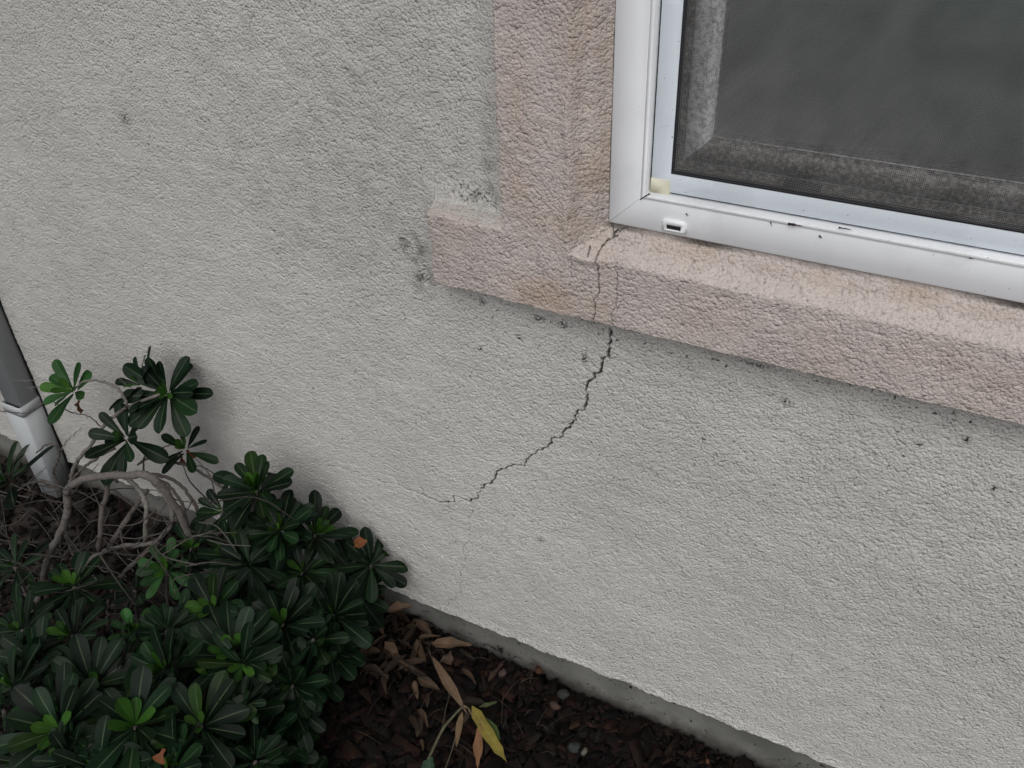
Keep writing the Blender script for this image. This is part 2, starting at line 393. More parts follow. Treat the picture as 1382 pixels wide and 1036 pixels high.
dirt_shade = np.maximum(dirt_shade, spk([(652, 408, 0, .006, .004, 1.3), (728, 430, 0, .008, .004, 1.5), (760, 438, 0, .006, .006, 1.5), (789, 483, 0, .004, .009, 1.4), (730, 728, 0, .008, .005, 1), (1060, 543, 0, .006, .004, 1.5), (1305, 594, 0, .004, .005, 1.5), (1342, 658, 0, .004, .004, 1.4), (168, 160, 0, .012, .010, .9), (700, 455, 0, .004, .004, 1.3), (648, 470, 0, .004, .004, 1.2), (950, 592, 0, .003, .003, 1.3), (1240, 600, 0, .004, .003, 1.3), (1020, 492, 0, .02, .003, 1.3)], 320, -.12))
dirt_shade = np.where(is_trim, dirt_shade*.7+.5*(perlin(X, Z, 170, 25) > .70), dirt_shade)
dirt_shade = np.maximum(dirt_shade, .85*(1-sstep(.0055, .0085, d))*(d > 0)*(Z < ZB)*np.clip(perlin(X, Z*0, 9, 95)*2+.75, 0, 1))
dirt_shade = np.clip(np.maximum(dirt_shade, dk), 0, 1)  # dk paints the recess shade and dirt of the cracks into the mask
rust = blobs(X, Z, [(815, 200, -.02, .03, .12, .9), (800, 60, -.02, .03, .1, .6), (770, 300, -.04, .05, .03, .6), (735, 400, -.04, .05, .035, .8), (805, 390, -.04, .02, .05, .8), (880, 325, -.02, .06, .015, .8), (980, 345, -.02, .09, .012, .7), (1200, 392, -.02, .2, .010, .8), (700, 190, -.04, .02, .1, .45), (1300, 500, -.04, .1, .02, .3)])
rust *= np.clip(.55+perlin(X, Z, 18, 26)*.9+perlin(X, Z, 70, 27)*.5, 0, 1)
rust = np.where(is_trim, rust+.25*np.clip(perlin(X, Z, 12, 28), 0, 1), .3*np.clip(perlin(X, Z, 5, 29), 0, 1))
# ragged lower edge
fade = np.clip(1-(Z-.095)/.02, 0, 1)
Zs = Z+fade*(perlin(X, Z*0, 22, 17)*.005+perlin(X, Z*0, 90, 18)*.003)
H = np.where(fade > 0, H+fade*.0015*(1+bumps(X, Z, .008, 5)), H)
Yv = -H
# extra row that turns under at the bottom
nz, nx = X.shape
V = np.stack([X, Yv, Zs], -1); V = np.concatenate([np.stack([X[0], np.full(nx, .0165), Zs[0]+.002], -1)[None], V], 0)
def ext(a): return np.concatenate([a[:1], a], 0)
is_trim, dirt_shade, algae, rust, pitn, dd, bl_t, bl_w = map(ext, (is_trim, dirt_shade, algae, rust, pitn, d, bl_t, bl_w)); nz += 1
idx = np.arange(nz*nx).reshape(nz, nx)
Q = np.stack([idx[:-1, :-1], idx[:-1, 1:], idx[1:, 1:], idx[1:, :-1]], -1).reshape(-1, 4)
cc = lambda a: (a[:-1, :-1].astype(float)+a[:-1, 1:]+a[1:, 1:]+a[1:, :-1])/4
keep = np.minimum.reduce([dd[:-1, :-1], dd[:-1, 1:], dd[1:, 1:], dd[1:, :-1]]) > -1e-6
trimq = (cc(is_trim) > .5).ravel(); keep = keep.ravel()
Vf = V.reshape(-1, 3)
def sub(name, mask, mat, extra=None):
    q = Q[mask]; uq, inv = np.unique(q, return_inverse=True); q = inv.reshape(q.shape)
    at_ = {k: a.ravel()[uq] for k, a in dict(dirt_shade=dirt_shade, algae=algae, rust=rust, pit=pitn, blend=bl_t if name == 'window_surround' else bl_w).items()}
    vv = Vf[uq]; fs = [q]
    if extra is not None:
        e, fe = extra; fs.append(np.asarray(fe)+len(vv)); vv = np.vstack([vv, e]); at_ = {k: np.concatenate([a, np.zeros(len(e))]) for k, a in at_.items()}
    return link(name, mesh_np(name, vv, fs, True, at_), mat, house)
core = MB()
for a, c in (((-6, .02, .11), (XL, .2, 3.0)), ((XR, .02, .11), (3.5, .2, 3.0)), ((XL, .02, .11), (XR, .2, ZB-.001)), ((XL, .02, ZT+.001), (XR, .2, 3.0))): box(core, a, c)
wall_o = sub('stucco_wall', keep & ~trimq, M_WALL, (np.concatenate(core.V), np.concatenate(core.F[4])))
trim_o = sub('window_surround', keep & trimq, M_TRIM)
wall_o['label'] = 'pale grey sprayed stucco wall with a jagged diagonal crack'
trim_o['label'] = 'pinkish beige raised stucco band round the window, cracked at its corner'

# foundation strip below the stucco
fx = np.concatenate([seg(-6, -2.3, .1), seg(-2.3, .4, .004), seg(.4, 3.5, .1), [3.5]]); fz = np.linspace(-.25, .125, 70)
FX, FZ = np.meshgrid(fx, fz)
FY = .0155-(perlin(FX, FZ, 8, 40)*.002+perlin(FX, FZ, 60, 41)*.0006+perlin(FX, FZ, 25, 44)*.0008)
idx = np.arange(FX.size).reshape(FX.shape); fq = np.stack([idx[:-1, :-1], idx[:-1, 1:], idx[1:, 1:], idx[1:, :-1]], -1).reshape(-1, 4)
fV = np.stack([FX, FY, FZ], -1).reshape(-1, 3); eb = MB(); box(eb, (-6, .019, -.25), (3.5, .22, .105))
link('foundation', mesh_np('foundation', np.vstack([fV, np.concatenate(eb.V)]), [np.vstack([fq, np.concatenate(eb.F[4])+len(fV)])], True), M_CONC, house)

# unseen roof overhang, added to dim the top of the wall
mb = MB(); box(mb, (-6, -.55, 2.62), (3.5, .2, 2.70)); box(mb, (-6, -.58, 2.58), (3.5, -.55, 2.78))
mb.build('unseen_eave', M_WALL, house)
# ------------------------------------------------------------------ window
win = tag(empty('window', (0, 0, 0)), 'white vinyl sliding window with a dirty insect screen')
win.parent = house
rect = (-.392, XR-.002, CAMZ-.529, ZT-.002)
mb = MB(); sweep_ring(mb, rect, [(.0, .09), (0, -.0165), (.0015, -.018), (.0385, -.018), (.0392, -.0168), (.0402, -.0168), (.0415, -.0195), (.0433, -.0203), (.045, -.0195), (.0457, -.018), (.0457, -.002)])
fo = mb.build('outer_frame', M_VIN, win)
mb = MB(); sweep_ring(mb, rect, [(.0457, -.002), (.0457, .008), (.066, .008), (.0660, .034)]); sweep_ring(mb, rect, [(.066, .034), (.080, .034), (.080, .09)])
mb.build('inner_track', M_DIRTY, win)
mb = MB(); sweep_ring(mb, rect, [(.0490, .004), (.0490, -.0072), (.0498, -.008), (.0718, -.008), (.0726, -.0072), (.0726, .004), (.0490, .004)])
mb.build('screen_frame', M_SCRF, win)
mb = MB(); x0, x1, z0, z1 = rect
bevel_box(mb, (x0+.0486, -.0087, z0+.0414+.0000), (x0+.0728, .003, z0+.0640), .0004)
mb.build('corner_bracket', M_CREAM, win)
mb = MB(); sweep_ring(mb, rect, [(.0728, .003), (.0728, -.0076), (.0735, -.0086), (.0752, -.0086), (.0757, -.0076), (.0757, .003)])
mb.build('spline', M_RUB, win)
mb = MB(); tube(mb, [(x0+.0012, -.01805, z0+.0012), (x0+.038, -.01805, z0+.038)], .00028, .0004, 5, None, 3, .2); mb.build('mitre_seam', M_GRIME, win)
mb = MB(); tube(mb, [at(864, 269, -.0185), at(870, 265, -.0205), at(877, 261, -.0185)], .0006, .0009, 5, None, 3, .3); tube(mb, [at(868, 238, -.0192), at(867, 256, -.0192)], .0005, .0003, 5, None, 4, .4); mb.build('corner_grime', M_DARK, win)
# insect screen: real wires
mb = MB(); pitch = .0019; hw = .00013; ym = -.0052; sx0, sx1, sz0, sz1 = x0+.0755, x1-.0755, z0+.0755, z1-.0755
xw = np.arange(sx0, min(sx1, .40), pitch)
slx = (sx0+sz0*0)
def bars(cs, lo, hi, vertical):
    n_ = len(cs); ph = RNG.normal(0, .00006, n_); Vv = []
    nseg = 14; t = np.linspace(lo, hi, nseg)
    for o1, o2 in ((-hw, -hw), (hw, -hw), (hw, hw), (-hw, hw)):
        wv = np.sin(t[None]*9+1)*.00045
        if vertical: Vv.append(np.stack([cs[:, None]+ph[:, None]+o1+wv, np.full((n_, nseg), ym)+o2, np.broadcast_to(t, (n_, nseg))], -1))
        else: Vv.append(np.stack([np.broadcast_to(t, (n_, nseg)), np.full((n_, nseg), ym+hw*.8)+o2, cs[:, None]+ph[:, None]+o1+wv], -1))
    Vv = np.stack(Vv, 2); b0 = (np.arange(n_)*nseg*4)[:, None, None]+(np.arange(nseg-1)*4)[None, :, None]; j = np.arange(4)[None, None]; j2 = (j+1) % 4
    mb.add(Vv.reshape(-1, 3), [np.stack(np.broadcast_arrays(b0+j, b0+j2, b0+4+j2, b0+4+j), -1).reshape(-1, 4)])
bars(np.arange(sx0, sx1, pitch), sz0, sz1, True); bars(np.arange(sz0, sz1, pitch), sx0, sx1, False)
mb.build('insect_screen', M_WIRE, win)
# sash behind the screen
mb = MB(); sweep_ring(mb, rect, [(.0745, .05), (.0745, .0315), (.076, .030), (.0960, .030), (.0975, .0312), (.1045, .040), (.1045, .06)])
mb.build('sash', M_SASH, win)
mb = MB(); pr = [(.0768, .0299), (.0768, .0286), (.0962, .0286), (.1052, .0386), (.1052, .0399)]
mb.add([(x0+d_, y_, z0+d_) for d_, y_ in pr]+[(x1-d_, y_, z0+d_) for d_, y_ in pr], [[(k, k+1, 6+k, 5+k) for k in range(4)]])
mb.build('dirty_bottom_rail', M_DIRTY, win)
mb = MB(); box(mb, (x0+.103, .044, z0+.103), (x1-.103, .047, z1-.103)); mb.build('glass_pane', M_GLASS, win)
# drainage slot seen through the screen, weep cover on the frame
a = at(1060, 241, .0285); c = at(1106, 270, .0285)
mb = MB(); box(mb, (a[0], .0180, z0+.0662), (c[0], .0284, a[2])); mb.build('drain_slot', M_DARK, win)
mb = MB(); wc0, wc1 = at(894, 296, -.02), at(926, 313, -.02)
zt_, zb_ = wc0[2]+.001, wc1[2]-.0025; xa, xb = wc0[0], wc1[0]; yq = -.0212
outl = [(xa, zb_), (xa, zt_-.002), (xa+.002, zt_), (xb-.004, zt_), (xb, zt_-.004), (xb, zb_)]
inl = [(xa+.0055, zb_+.0015), (xa+.0055, zt_-.006), (xa+.0056, zt_-.0058), (xb-.0068, zt_-.0058), (xb-.0066, zt_-.006), (xb-.0066, zb_+.0015)]
V = [(p[0], -.0178, p[1]) for p in outl]+[(p[0]*.97+(xa+xb)*.015, yq, p[1]*.97+(zt_+zb_)*.015) for p in outl]+[(p[0], yq, p[1]) for p in inl]+[(p[0], -.0175, p[1]) for p in inl]
Qd = []
for l in range(3):
    for k in range(6): Qd.append((l*6+k, l*6+(k+1) % 6, l*6+6+(k+1) % 6, l*6+6+k))
mb.add(V, [Qd]); mb.build('weep_cover', M_VIN, win)
mb = MB(); box(mb, (xa+.0055, -.0186, zb_+.0015), (xb-.0066, -.0181, zt_-.006)); mb.build('weep_hole', M_DARK, win)
# dark room behind, as a closed box
mb = MB(); box(mb, (-1.2, .21, .2), (1.8, 2.4, 2.7)); q = mb.F[4][0]; mb.F[4][0] = q[[0, 1, 3, 4, 5]]   # open towards the wall
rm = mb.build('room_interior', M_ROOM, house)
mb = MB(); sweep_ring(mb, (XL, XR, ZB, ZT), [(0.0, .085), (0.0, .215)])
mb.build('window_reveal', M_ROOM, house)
mb = MB(); h0, h1 = at(1000, 183, .075), at(1382, 223, .075); sl = (h1[2]-h0[2])/(h1[0]-h0[0])
zl = lambda x: h0[2]+sl*(x-h0[0])
n_ = 60; bx = np.linspace(-.385, XR-.01, n_); rows = []
zz = np.concatenate([[0, .004, .02, .024], np.linspace(.05, 1, 26)])
BX, BT = np.meshgrid(bx, zz); BZ = zl(BX)+(ZT-.02-zl(BX))*BT
BY = .075+np.sin(BT*46)*.0016+perlin(BX, BZ, 4, 50)*.004
BY = BY-.002*((BT < .022))
idx = np.arange(BX.size).reshape(BX.shape); q = np.stack([idx[:-1, :-1], idx[:-1, 1:], idx[1:, 1:], idx[1:, :-1]], -1).reshape(-1, 4)
v1 = np.stack([BX, BY, BZ], -1).reshape(-1, 3); v2 = v1+[0, .0015, 0]
mb.add(np.vstack([v1, v2]), [np.vstack([q, q[:, ::-1]+len(v1)])])
tag(mb.build('window_shade', M_BLIND, None, True), 'plain grey green shade hanging behind the window glass', 'window shade')

# ------------------------------------------------------------------ downspout
ds = tag(empty('downspout', (-1.81, -.03, 0)), 'pale grey square metal downspout fixed to the wall behind the shrub', 'downspout')
def rtube(mb, x0, x1, y0, y1, z0, z1, g=.0, zk=None):
    b_ = .004
    loop = [(x0-g, y1), (x0-g, y0-g+b_), (x0-g+b_, y0-g), (x1+g-b_, y0-g), (x1+g, y0-g+b_), (x1+g, y1)]
    V = [(p[0], p[1], z0) for p in loop]+[(p[0], p[1], z1) for p in loop]
    Vi = [(p[0]*.96+(x0+x1)*.02, p[1]*.96+(y0+y1)*.02, p[2]) for p in V]
    Qs = [(k, (k+1) % 6, 6+(k+1) % 6, 6+k) for k in range(6)]
    V = V+Vi; Qs += [(12+(k+1) % 6, 12+k, 18+k, 18+(k+1) % 6) for k in range(6)]
    Qs += [(k, 12+k, 12+(k+1) % 6, (k+1) % 6) for k in range(6)]+[(6+(k+1) % 6, 18+(k+1) % 6, 18+k, 6+k) for k in range(6)]
    mb.add(V, [Qs])
mb = MB(); rtube(mb, -1.838, -1.776, -.050, -.002, .272, 3.0); mb.build('upper_pipe', M_PAINT, ds)
mb = MB(); rtube(mb, -1.838, -1.776, -.057, -.004, .266, .292, .002); mb.build('coupling', M_PAINT, ds)
mb = MB(); rtube(mb, -1.838, -1.776, -.057, -.004, .015, .264, .0008); mb.build('lower_pipe', M_PAINT, ds)
mb = MB(); box(mb, (-1.7758, -.0055, .02), (-1.7735, .002, 3.0)); mb.build('sealant_line', M_DARK, ds)

# ------------------------------------------------------------------ ground and mulch
def gh(x, y): return perlin(np.asarray(x, float), np.asarray(y, float), 2.6, 60)*.018+.012*np.clip(-(np.asarray(x)+.4), 0, 1)-.018
gx = np.concatenate([[-90, -30, -10, -5], np.linspace(-3, 1.5, 120), [4, 10, 30, 90]]); gy = np.concatenate([[-90, -30, -10, -4], [-2.5], np.linspace(-2, .03, 70), [.3, 5, 30, 90]])
GX, GY = np.meshgrid(gx, gy); GZ = np.where((np.abs(GX) < 3) & (GY > -2), gh(GX, GY), -.02)
GZ = -.02+(GZ+.02)*np.clip((GY+1.8)/.6, 0, 1)*np.clip((2.8+GX)/.5, 0, 1)*np.clip((1.4-GX)/.4, 0, 1)
idx = np.arange(GX.size).reshape(GX.shape); q = np.stack([idx[:-1, :-1], idx[:-1, 1:], idx[1:, 1:], idx[1:, :-1]], -1).reshape(-1, 4)
gm = plain('soil', (.018, .013, .010), .95, .5, 30, .5)
tag(link('ground', mesh_np('ground', np.stack([GX, GY, GZ], -1).reshape(-1, 3), q, True), gm), 'dark soil under the mulch', None, None, 'structure')
def chips(n, xr, yr, smin, smax, rng):
    x = rng.uniform(*xr, n); y = rng.uniform(*yr, n); L = rng.uniform(smin, smax, n)**1.0
    asp = rng.uniform(.25, .75, n); th = rng.uniform(.0015, .006, n)
    c = np.array([(a, b_, e) for a in (-.5, .5) for b_ in (-.5, .5) for e in (-.5, .5)])
    P = np.repeat(c[None], n, 0)+rng.uniform(-.16, .16, (n, 8, 3)); P *= np.stack([L, L*asp, th], -1)[:, None]
    yaw = rng.uniform(0, 2*math.pi, n); pit = rng.normal(0, .33, n); rol = rng.normal(0, .33, n)
    def rot(P, a, i, j):
        ca, sa = np.cos(a)[:, None], np.sin(a)[:, None]; Q_ = P.copy(); Q_[..., i] = P[..., i]*ca-P[..., j]*sa; Q_[..., j] = P[..., i]*sa+P[..., j]*ca; return Q_
    P = rot(P, pit, 0, 2); P = rot(P, rol, 1, 2); P = rot(P, yaw, 0, 1)
    lim = .010-np.abs(P[..., 1]).max(1); y = np.minimum(y, lim)
    z = gh(x, y)+rng.uniform(0, .022, n)
    P += np.stack([x, y, z], -1)[:, None]
    f = np.array([(0, 1, 3, 2), (4, 6, 7, 5), (0, 4, 5, 1), (2, 3, 7, 6), (0, 2, 6, 4), (1, 5, 7, 3)])
    Fq = (np.arange(n)*8)[:, None, None]+f[None]
    base = np.array([(.030, .012, .008), (.045, .018, .011), (.018, .009, .007), (.012, .009, .008), (.060, .026, .016), (.03, .02, .014)])
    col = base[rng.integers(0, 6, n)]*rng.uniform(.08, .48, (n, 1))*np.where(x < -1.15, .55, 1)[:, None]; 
    return P.reshape(-1, 3), Fq.reshape(-1, 4), np.repeat(col, 8, 0)
rg = np.random.default_rng(5); mb = MB()
for a in ((5200, (-1.25, .25), (-.42, .008), .008, .030), (1900, (-1.2, .2), (-.4, .008), .03, .058), (3500, (-2.4, -1.1), (-.8, .008), .008, .03), (2500, (-1.3, .6), (-.9, -.4), .01, .035), (2500, (-1.2, .25), (-.05, .008), .004, .02)):
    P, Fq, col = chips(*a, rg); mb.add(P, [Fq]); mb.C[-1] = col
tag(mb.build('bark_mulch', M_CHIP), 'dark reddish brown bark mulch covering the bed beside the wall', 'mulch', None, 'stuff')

# ------------------------------------------------------------------ leaves
TT = np.array([0, .15, .32, .5, .66, .79, .89, .96, 1.0]); SS = np.array([-1, -.55, -.11, -.035, .035, .11, .55, 1])
def leaf(mb, base, dr, up, L, W, col, rib=(.085, .12, .065), droop=.3, cup=.12, shape='obovate', twist=0., ribk=1., wav=.0):
    dr = np.asarray(dr, float); dr /= np.linalg.norm(dr); up = np.asarray(up, float); sd_ = np.cross(dr, up); sd_ /= np.linalg.norm(sd_)+1e-9; up = np.cross(sd_, dr)
    if shape == 'obovate': wp = (.07+TT**1.05)*np.sqrt(np.clip(1-TT**4.2, 0, 1)); wp /= wp.max()
    else: wp = np.sin(np.pi*np.clip(TT, 0, 1)**.8)**.9+.03
    if shape != 'obovate': wp = wp*np.array([1]+[random.uniform(.72, 1.2) for _ in range(7)]+[1])
    wp[-1] = .16 if shape == 'obovate' else .03
    ang = droop*TT; dT = np.diff(TT); cx = np.concatenate([[0], np.cumsum(np.cos(ang[1:])*dT)])*L; cz = -np.concatenate([[0], np.cumsum(np.sin(ang[1:])*dT)])*L
    V = []; Cc = []
    col = np.asarray(col, float); rib = np.asarray(rib, float)
    for i, t in enumerate(TT):
        tw = twist*t; s2 = sd_*math.cos(tw)+up*math.sin(tw); u2 = -sd_*math.sin(tw)+up*math.cos(tw)
        for s in SS:
            off = s*W*wp[i]
            h = cup*abs(off)*(.5+abs(s))+wav*W*math.sin(t*9+s*2)*abs(s)
            V.append(base+dr*cx[i]+up*cz[i]+s2*off+u2*h)
            k = ribk*(1-t*.75)*min(1, .25+t*4) if abs(s) < .05 else 0
            Cc.append(col*(1-k)+rib*k)
    n_ = len(SS); i = np.arange(8)[:, None]*n_+np.arange(n_-1)[None]
    q = np.stack([i, i+1, i+n_+1, i+n_], -1).reshape(-1, 4)
    mb.add(V, [q]); mb.C[-1] = np.array(Cc)
DG = [(.0045, .014, .006), (.006, .018, .0075), (.0035, .0105, .005), (.008, .023, .008)]
YG = [(.028, .08, .012), (.04, .10, .016), (.022, .06, .013)]
def rosette(mb, c, axis, L, n, young=5, ylen=.4, dark=DG, bright=YG, spread=1.22, rnd=random, jit=.2):
    axis = Vector(axis).normalized(); t1 = axis.orthogonal().normalized(); t2 = axis.cross(t1); ph = rnd.random()*6.28
    for k in range(n):
        fr = k/(n-1) if n > 1 else 1; an = ph+k*2.39996+rnd.gauss(0, .12)
        el = spread*(.72+.42*fr)+rnd.gauss(0, jit)
        dr = axis*math.cos(el)+(t1*math.cos(an)+t2*math.sin(an))*math.sin(el)
        l = L*(.78+.25*fr)*rnd.uniform(.85, 1.12)
        cb = np.array(rnd.choice(dark))*rnd.uniform(.6, 1.4)*(np.array((1.9, 1.5, 1)) if rnd.random() < .06 else 1)
        leaf(mb, np.array(c)-np.array(axis)*.012*fr+np.array(dr)*.006, dr, axis, l, l*rnd.uniform(.14, .19), cb, droop=rnd.uniform(.1, .5), cup=rnd.uniform(.02, .22), twist=rnd.gauss(0, .2), wav=.06)
    for k in range(young):
        an = ph+1+k*2.39996; el = rnd.uniform(.2, .8)
        dr = axis*math.cos(el)+(t1*math.cos(an)+t2*math.sin(an))*math.sin(el); l = L*ylen*rnd.uniform(.7, 1.15)
        cb = np.array(rnd.choice(bright))*rnd.uniform(.75, 1.1)
        leaf(mb, np.array(c)+np.array(axis)*.004, dr, axis, l, l*rnd.uniform(.17, .24), cb, rib=(.09, .2, .05), droop=rnd.uniform(-.1, .3), cup=.2, ribk=.4)

shrub = tag(empty('shrub', tuple(at(53, 802, -.3)*[1, 1, 0])), 'dark green shrub with rosettes of leathery leaves on arching bare grey stems, against the wall', 'shrub')
BK = [(.15, .135, .125), (.115, .10, .092), (.18, .165, .15)]
def PP(L, y0, y1=None):
    y1 = y0 if y1 is None else y1; n_ = len(L)
    return [at(p[0], p[1], y0+(y1-y0)*i/(n_-1)) for i, p in enumerate(L)]
def branch(L, y0, y1, r0, r1, c=0, wob=.0012):
    mb = MB(); tube(mb, PP(L, y0, y1), r0*.72, r1*.72, 8, BK[c], 7, .05, wob*.6); return mb.build('branch', M_BARK, shrub, True)
branch([(48, 822), (53, 802), (60, 770), (69, 743), (86, 709), (91, 686), (91, 663), (109, 648), (143, 642), (172, 641), (193, 640), (210, 648), (224, 664), (240, 690), (256, 722)], -.30, -.20, .0105, .0095, 0)
branch([(145, 650), (143, 670), (137, 692), (134, 743)], -.19, -.26, .0065, .0075, 1)
branch([(168, 643), (183, 655), (194, 672), (198, 692), (196, 730)], -.20, -.25, .006, .0065, 2)
branch([(200, 660), (189, 676), (178, 690), (168, 705), (147, 739)], -.14, -.24, .006, .0075, 1)
branch([(112, 770), (120, 757), (139, 745), (168, 737), (196, 734), (214, 728), (230, 709), (232, 690), (222, 668), (205, 648)], -.26, -.19, .0075, .006, 0)
branch([(145, 842), (147, 812), (155, 790), (164, 777), (185, 756), (200, 742), (214, 731)], -.30, -.24, .0065, .006, 1)
branch([(168, 846), (176, 820), (183, 795), (188, 770), (198, 745)], -.29, -.23, .0065, .0055, 1)
branch([(190, 640), (215, 641), (240, 652), (255, 668), (268, 690), (276, 710)], -.10, -.12, .0045, .005, 1)
branch([(185, 641), (205, 645), (228, 655), (245, 680), (254, 712)], -.10, -.14, .004, .005, 1)
branch([(186, 627), (200, 619), (225, 623), (250, 627), (275, 640), (307, 664), (330, 690)], -.10, -.06, .003, .005, 1)
branch([(240, 627), (270, 629), (290, 640), (306, 655)], -.06, -.05, .0016, .0022, 1)
branch([(93, 658), (97, 640), (104, 622), (120, 604), (133, 584), (145, 570), (158, 558), (175, 548), (215, 532)], -.20, -.11, .006, .004, 2)
branch([(158, 558), (170, 548), (167, 535), (158, 524), (148, 518), (130, 513), (112, 515), (100, 526)], -.13, -.11, .0042, .0028, 2)
branch([(158, 650), (150, 640), (158, 622), (170, 600)], -.18, -.15, .0045, .003, 1)
branch([(96, 648), (112, 632), (128, 620), (155, 605)], -.19, -.16, .004, .0035, 1)
branch([(83, 668), (78, 652), (72, 638), (77, 622), (80, 610), (72, 600), (62, 600), (49, 611)], -.22, -.24, .0034, .002, 1)
branch([(80, 610), (88, 598), (97, 588), (111, 576)], -.23, -.2, .002, .0009, 2)
branch([(0, 554), (17, 556), (35, 557), (50, 550), (66, 540), (80, 547), (95, 556), (116, 560), (128, 568), (137, 577)], -.13, -.13, .0016, .0018, 1)
branch([(16, 512), (36, 514), (58, 513), (80, 516)], -.12, -.11, .0009, .0008, 2)
branch([(35, 524), (48, 522), (60, 520)], -.12, -.12, .0012, .0009, 2)
branch([(92, 668), (70, 656), (50, 650), (30, 655)], -.21, -.26, .004, .003, 1)
branch([(200, 612), (215, 606), (232, 600), (246, 601)], -.09, -.07, .002, .0015, 1)
branch([(160, 510), (167, 516), (176, 522)], -.10, -.10, .0012, .0014, 1)
branch([(193, 645), (194, 625), (196, 600)], -.12, -.12, .003, .002, 1)
# tangle of fine dead twigs under the stems
mb = MB(); rt = random.Random(3)
for k in range(170):
    px, py = rt.uniform(-20, 290), rt.uniform(655, 850); y = rt.uniform(-.30, -.08) if py < 740 else rt.uniform(-.34, -.2)
    p0 = at(px, py, y); p0[2] = max(p0[2], .005) if p0[2] > 0 else .01; a = rt.uniform(0, 6.28); l = rt.uniform(.05, .2); dz = rt.uniform(-.5, .6)
    p1 = p0+np.array([math.cos(a)*l, math.sin(a)*l*.6, dz*l]); p1[1] = min(p1[1], -.01); p1[2] = max(p1[2], .005); pm = (p0+p1)/2+np.array([rt.gauss(0, .012), rt.gauss(0, .01), rt.gauss(0, .015)])
    tube(mb, [p0, pm, p1], rt.uniform(.0008, .0022), .0007, 5, np.array(rt.choice(BK))*rt.uniform(.25, .8), 4)
mb.build('dead_twigs', M_BARK, shrub, True)
# leaf clusters: (px, py, y or None, z or None, L, n, young, axis)
CL = [(98, 527, -.11, None, .068, 9, 3, (.1, -.5, .7), 1), (226, 531, -.075, None, .088, 16, 6, (.25, -.6, .7), 0), (192, 520, -.085, None, .072, 9, 2, (-.5, -.5, .7), 0), (170, 592, -.15, None, .082, 12, 4, (.1, -.6, .7), 0),
      (250, 606, -.07, None, .055, 8, 4, (.2, -.3, .8), 2), (8, 650, -.27, None, .10, 12, 2, (-.2, -.5, .8), 0),
      (347, 662, -.13, None, .078, 15, 7, (.15, -.3, .9), 2), (378, 712, -.14, None, .08, 14, 6, (.2, -.4, .9), 2), (425, 722, -.10, None, .078, 14, 5, (.25, -.3, .9), 2),
      (318, 752, None, .28, .078, 13, 5, (.1, -.4, .9), 2), (408, 772, None, .26, .08, 13, 3, (.2, -.4, .9), 2), (470, 765, -.07, None, .075, 13, 3, (.35, -.3, .8), 0), (502, 762, -.05, None, .07, 10, 1, (.6, -.3, .6), 0),
      (225, 768, None, .27, .06, 9, 6, (.1, -.4, .9), 1), (258, 740, None, .28, .062, 9, 5, (.1, -.4, .9), 2), (288, 822, None, .30, .092, 13, 4, (.1, -.4, .9), 2), (100, 792, None, .26, .075, 12, 5, (0, -.4, .9), 2),
      (98, 858, None, .27, .082, 13, 5, (0, -.4, .9), 2), (30, 850, None, .25, .075, 12, 2, (-.1, -.4, .9), 0), (180, 852, None, .27, .06, 10, 6, (0, -.3, .9), 1), (312, 884, None, .29, .095, 15, 6, (.1, -.45, .9), 2),
      (382, 842, None, .27, .092, 15, 5, (.2, -.4, .9), 2), (450, 830, None, .22, .082, 13, 2, (.35, -.35, .8), 0), (226, 908, None, .30, .09, 14, 6, (.05, -.4, .9), 2), (124, 925, None, .28, .09, 14, 4, (0, -.4, .9), 0),
      (82, 985, None, .30, .095, 15, 5, (0, -.4, .9), 2), (183, 980, None, .31, .095, 15, 5, (.05, -.4, .9), 2), (272, 980, None, .29, .09, 14, 3, (.1, -.4, .9), 0), (20, 930, None, .27, .09, 13, 2, (-.1, -.4, .9), 0),
      (395, 925, None, .22, .085, 13, 1, (.3, -.45, .8), 0), (330, 960, None, .22, .08, 12, 1, (.3, -.5, .8), 0), (30, 1030, None, .28, .09, 13, 2, (0, -.4, .9), 0), (135, 1040, None, .28, .09, 13, 3, (0, -.4, .9), 0),
      (230, 1045, None, .27, .09, 13, 2, (0, -.4, .9), 0), (445, 880, None, .17, .075, 11, 1, (.5, -.4, .7), 0), (20, 765, None, .2, .07, 10, 1, (-.2, -.4, .9), 0), (350, 790, None, .26, .08, 12, 2, (.1, -.4, .9), 0),
      (300, 690, -.15, None, .07, 11, 2, (-.1, -.4, .9), 0), (480, 800, -.08, None, .075, 11, 0, (.5, -.4, .6), 0), (170, 905, None, .27, .075, 12, 2, (0, -.4, .9), 0), (235, 850, None, .27, .075, 11, 1, (0, -.4, .9), 0), (50, 895, None, .26, .08, 12, 1, (0, -.4, .9), 0),
      (448, 868, None, .16, .08, 12, 1, (.3, -.4, .8), 0), (425, 905, None, .16, .085, 13, 1, (.3, -.45, .8), 0), (398, 955, None, .16, .085, 13, 0, (.3, -.45, .8), 0), (350, 1005, None, .18, .085, 13, 0, (.2, -.45, .8), 0), (300, 1030, None, .2, .09, 13, 1, (.1, -.4, .9), 0), (465, 845, None, .12, .07, 10, 0, (.5, -.4, .7), 0)]
rl = random.Random(21)
for k in range(26):      # smaller clusters between the large ones
    while True:
        px, py = rl.uniform(0, 470), rl.uniform(790, 1036)
        if px < 500-(py-790)*.62 and py > 770+max(0, 200-px)*.25: break
    CL.append((px, py, None, rl.uniform(.20, .31), rl.uniform(.045, .07), rl.randint(8, 12), rl.choice((0, 1, 3, 5)), (rl.gauss(.05, .35), -.4+rl.gauss(0, .2), .85), rl.choice((0, 2, 2))))
ALLC = []
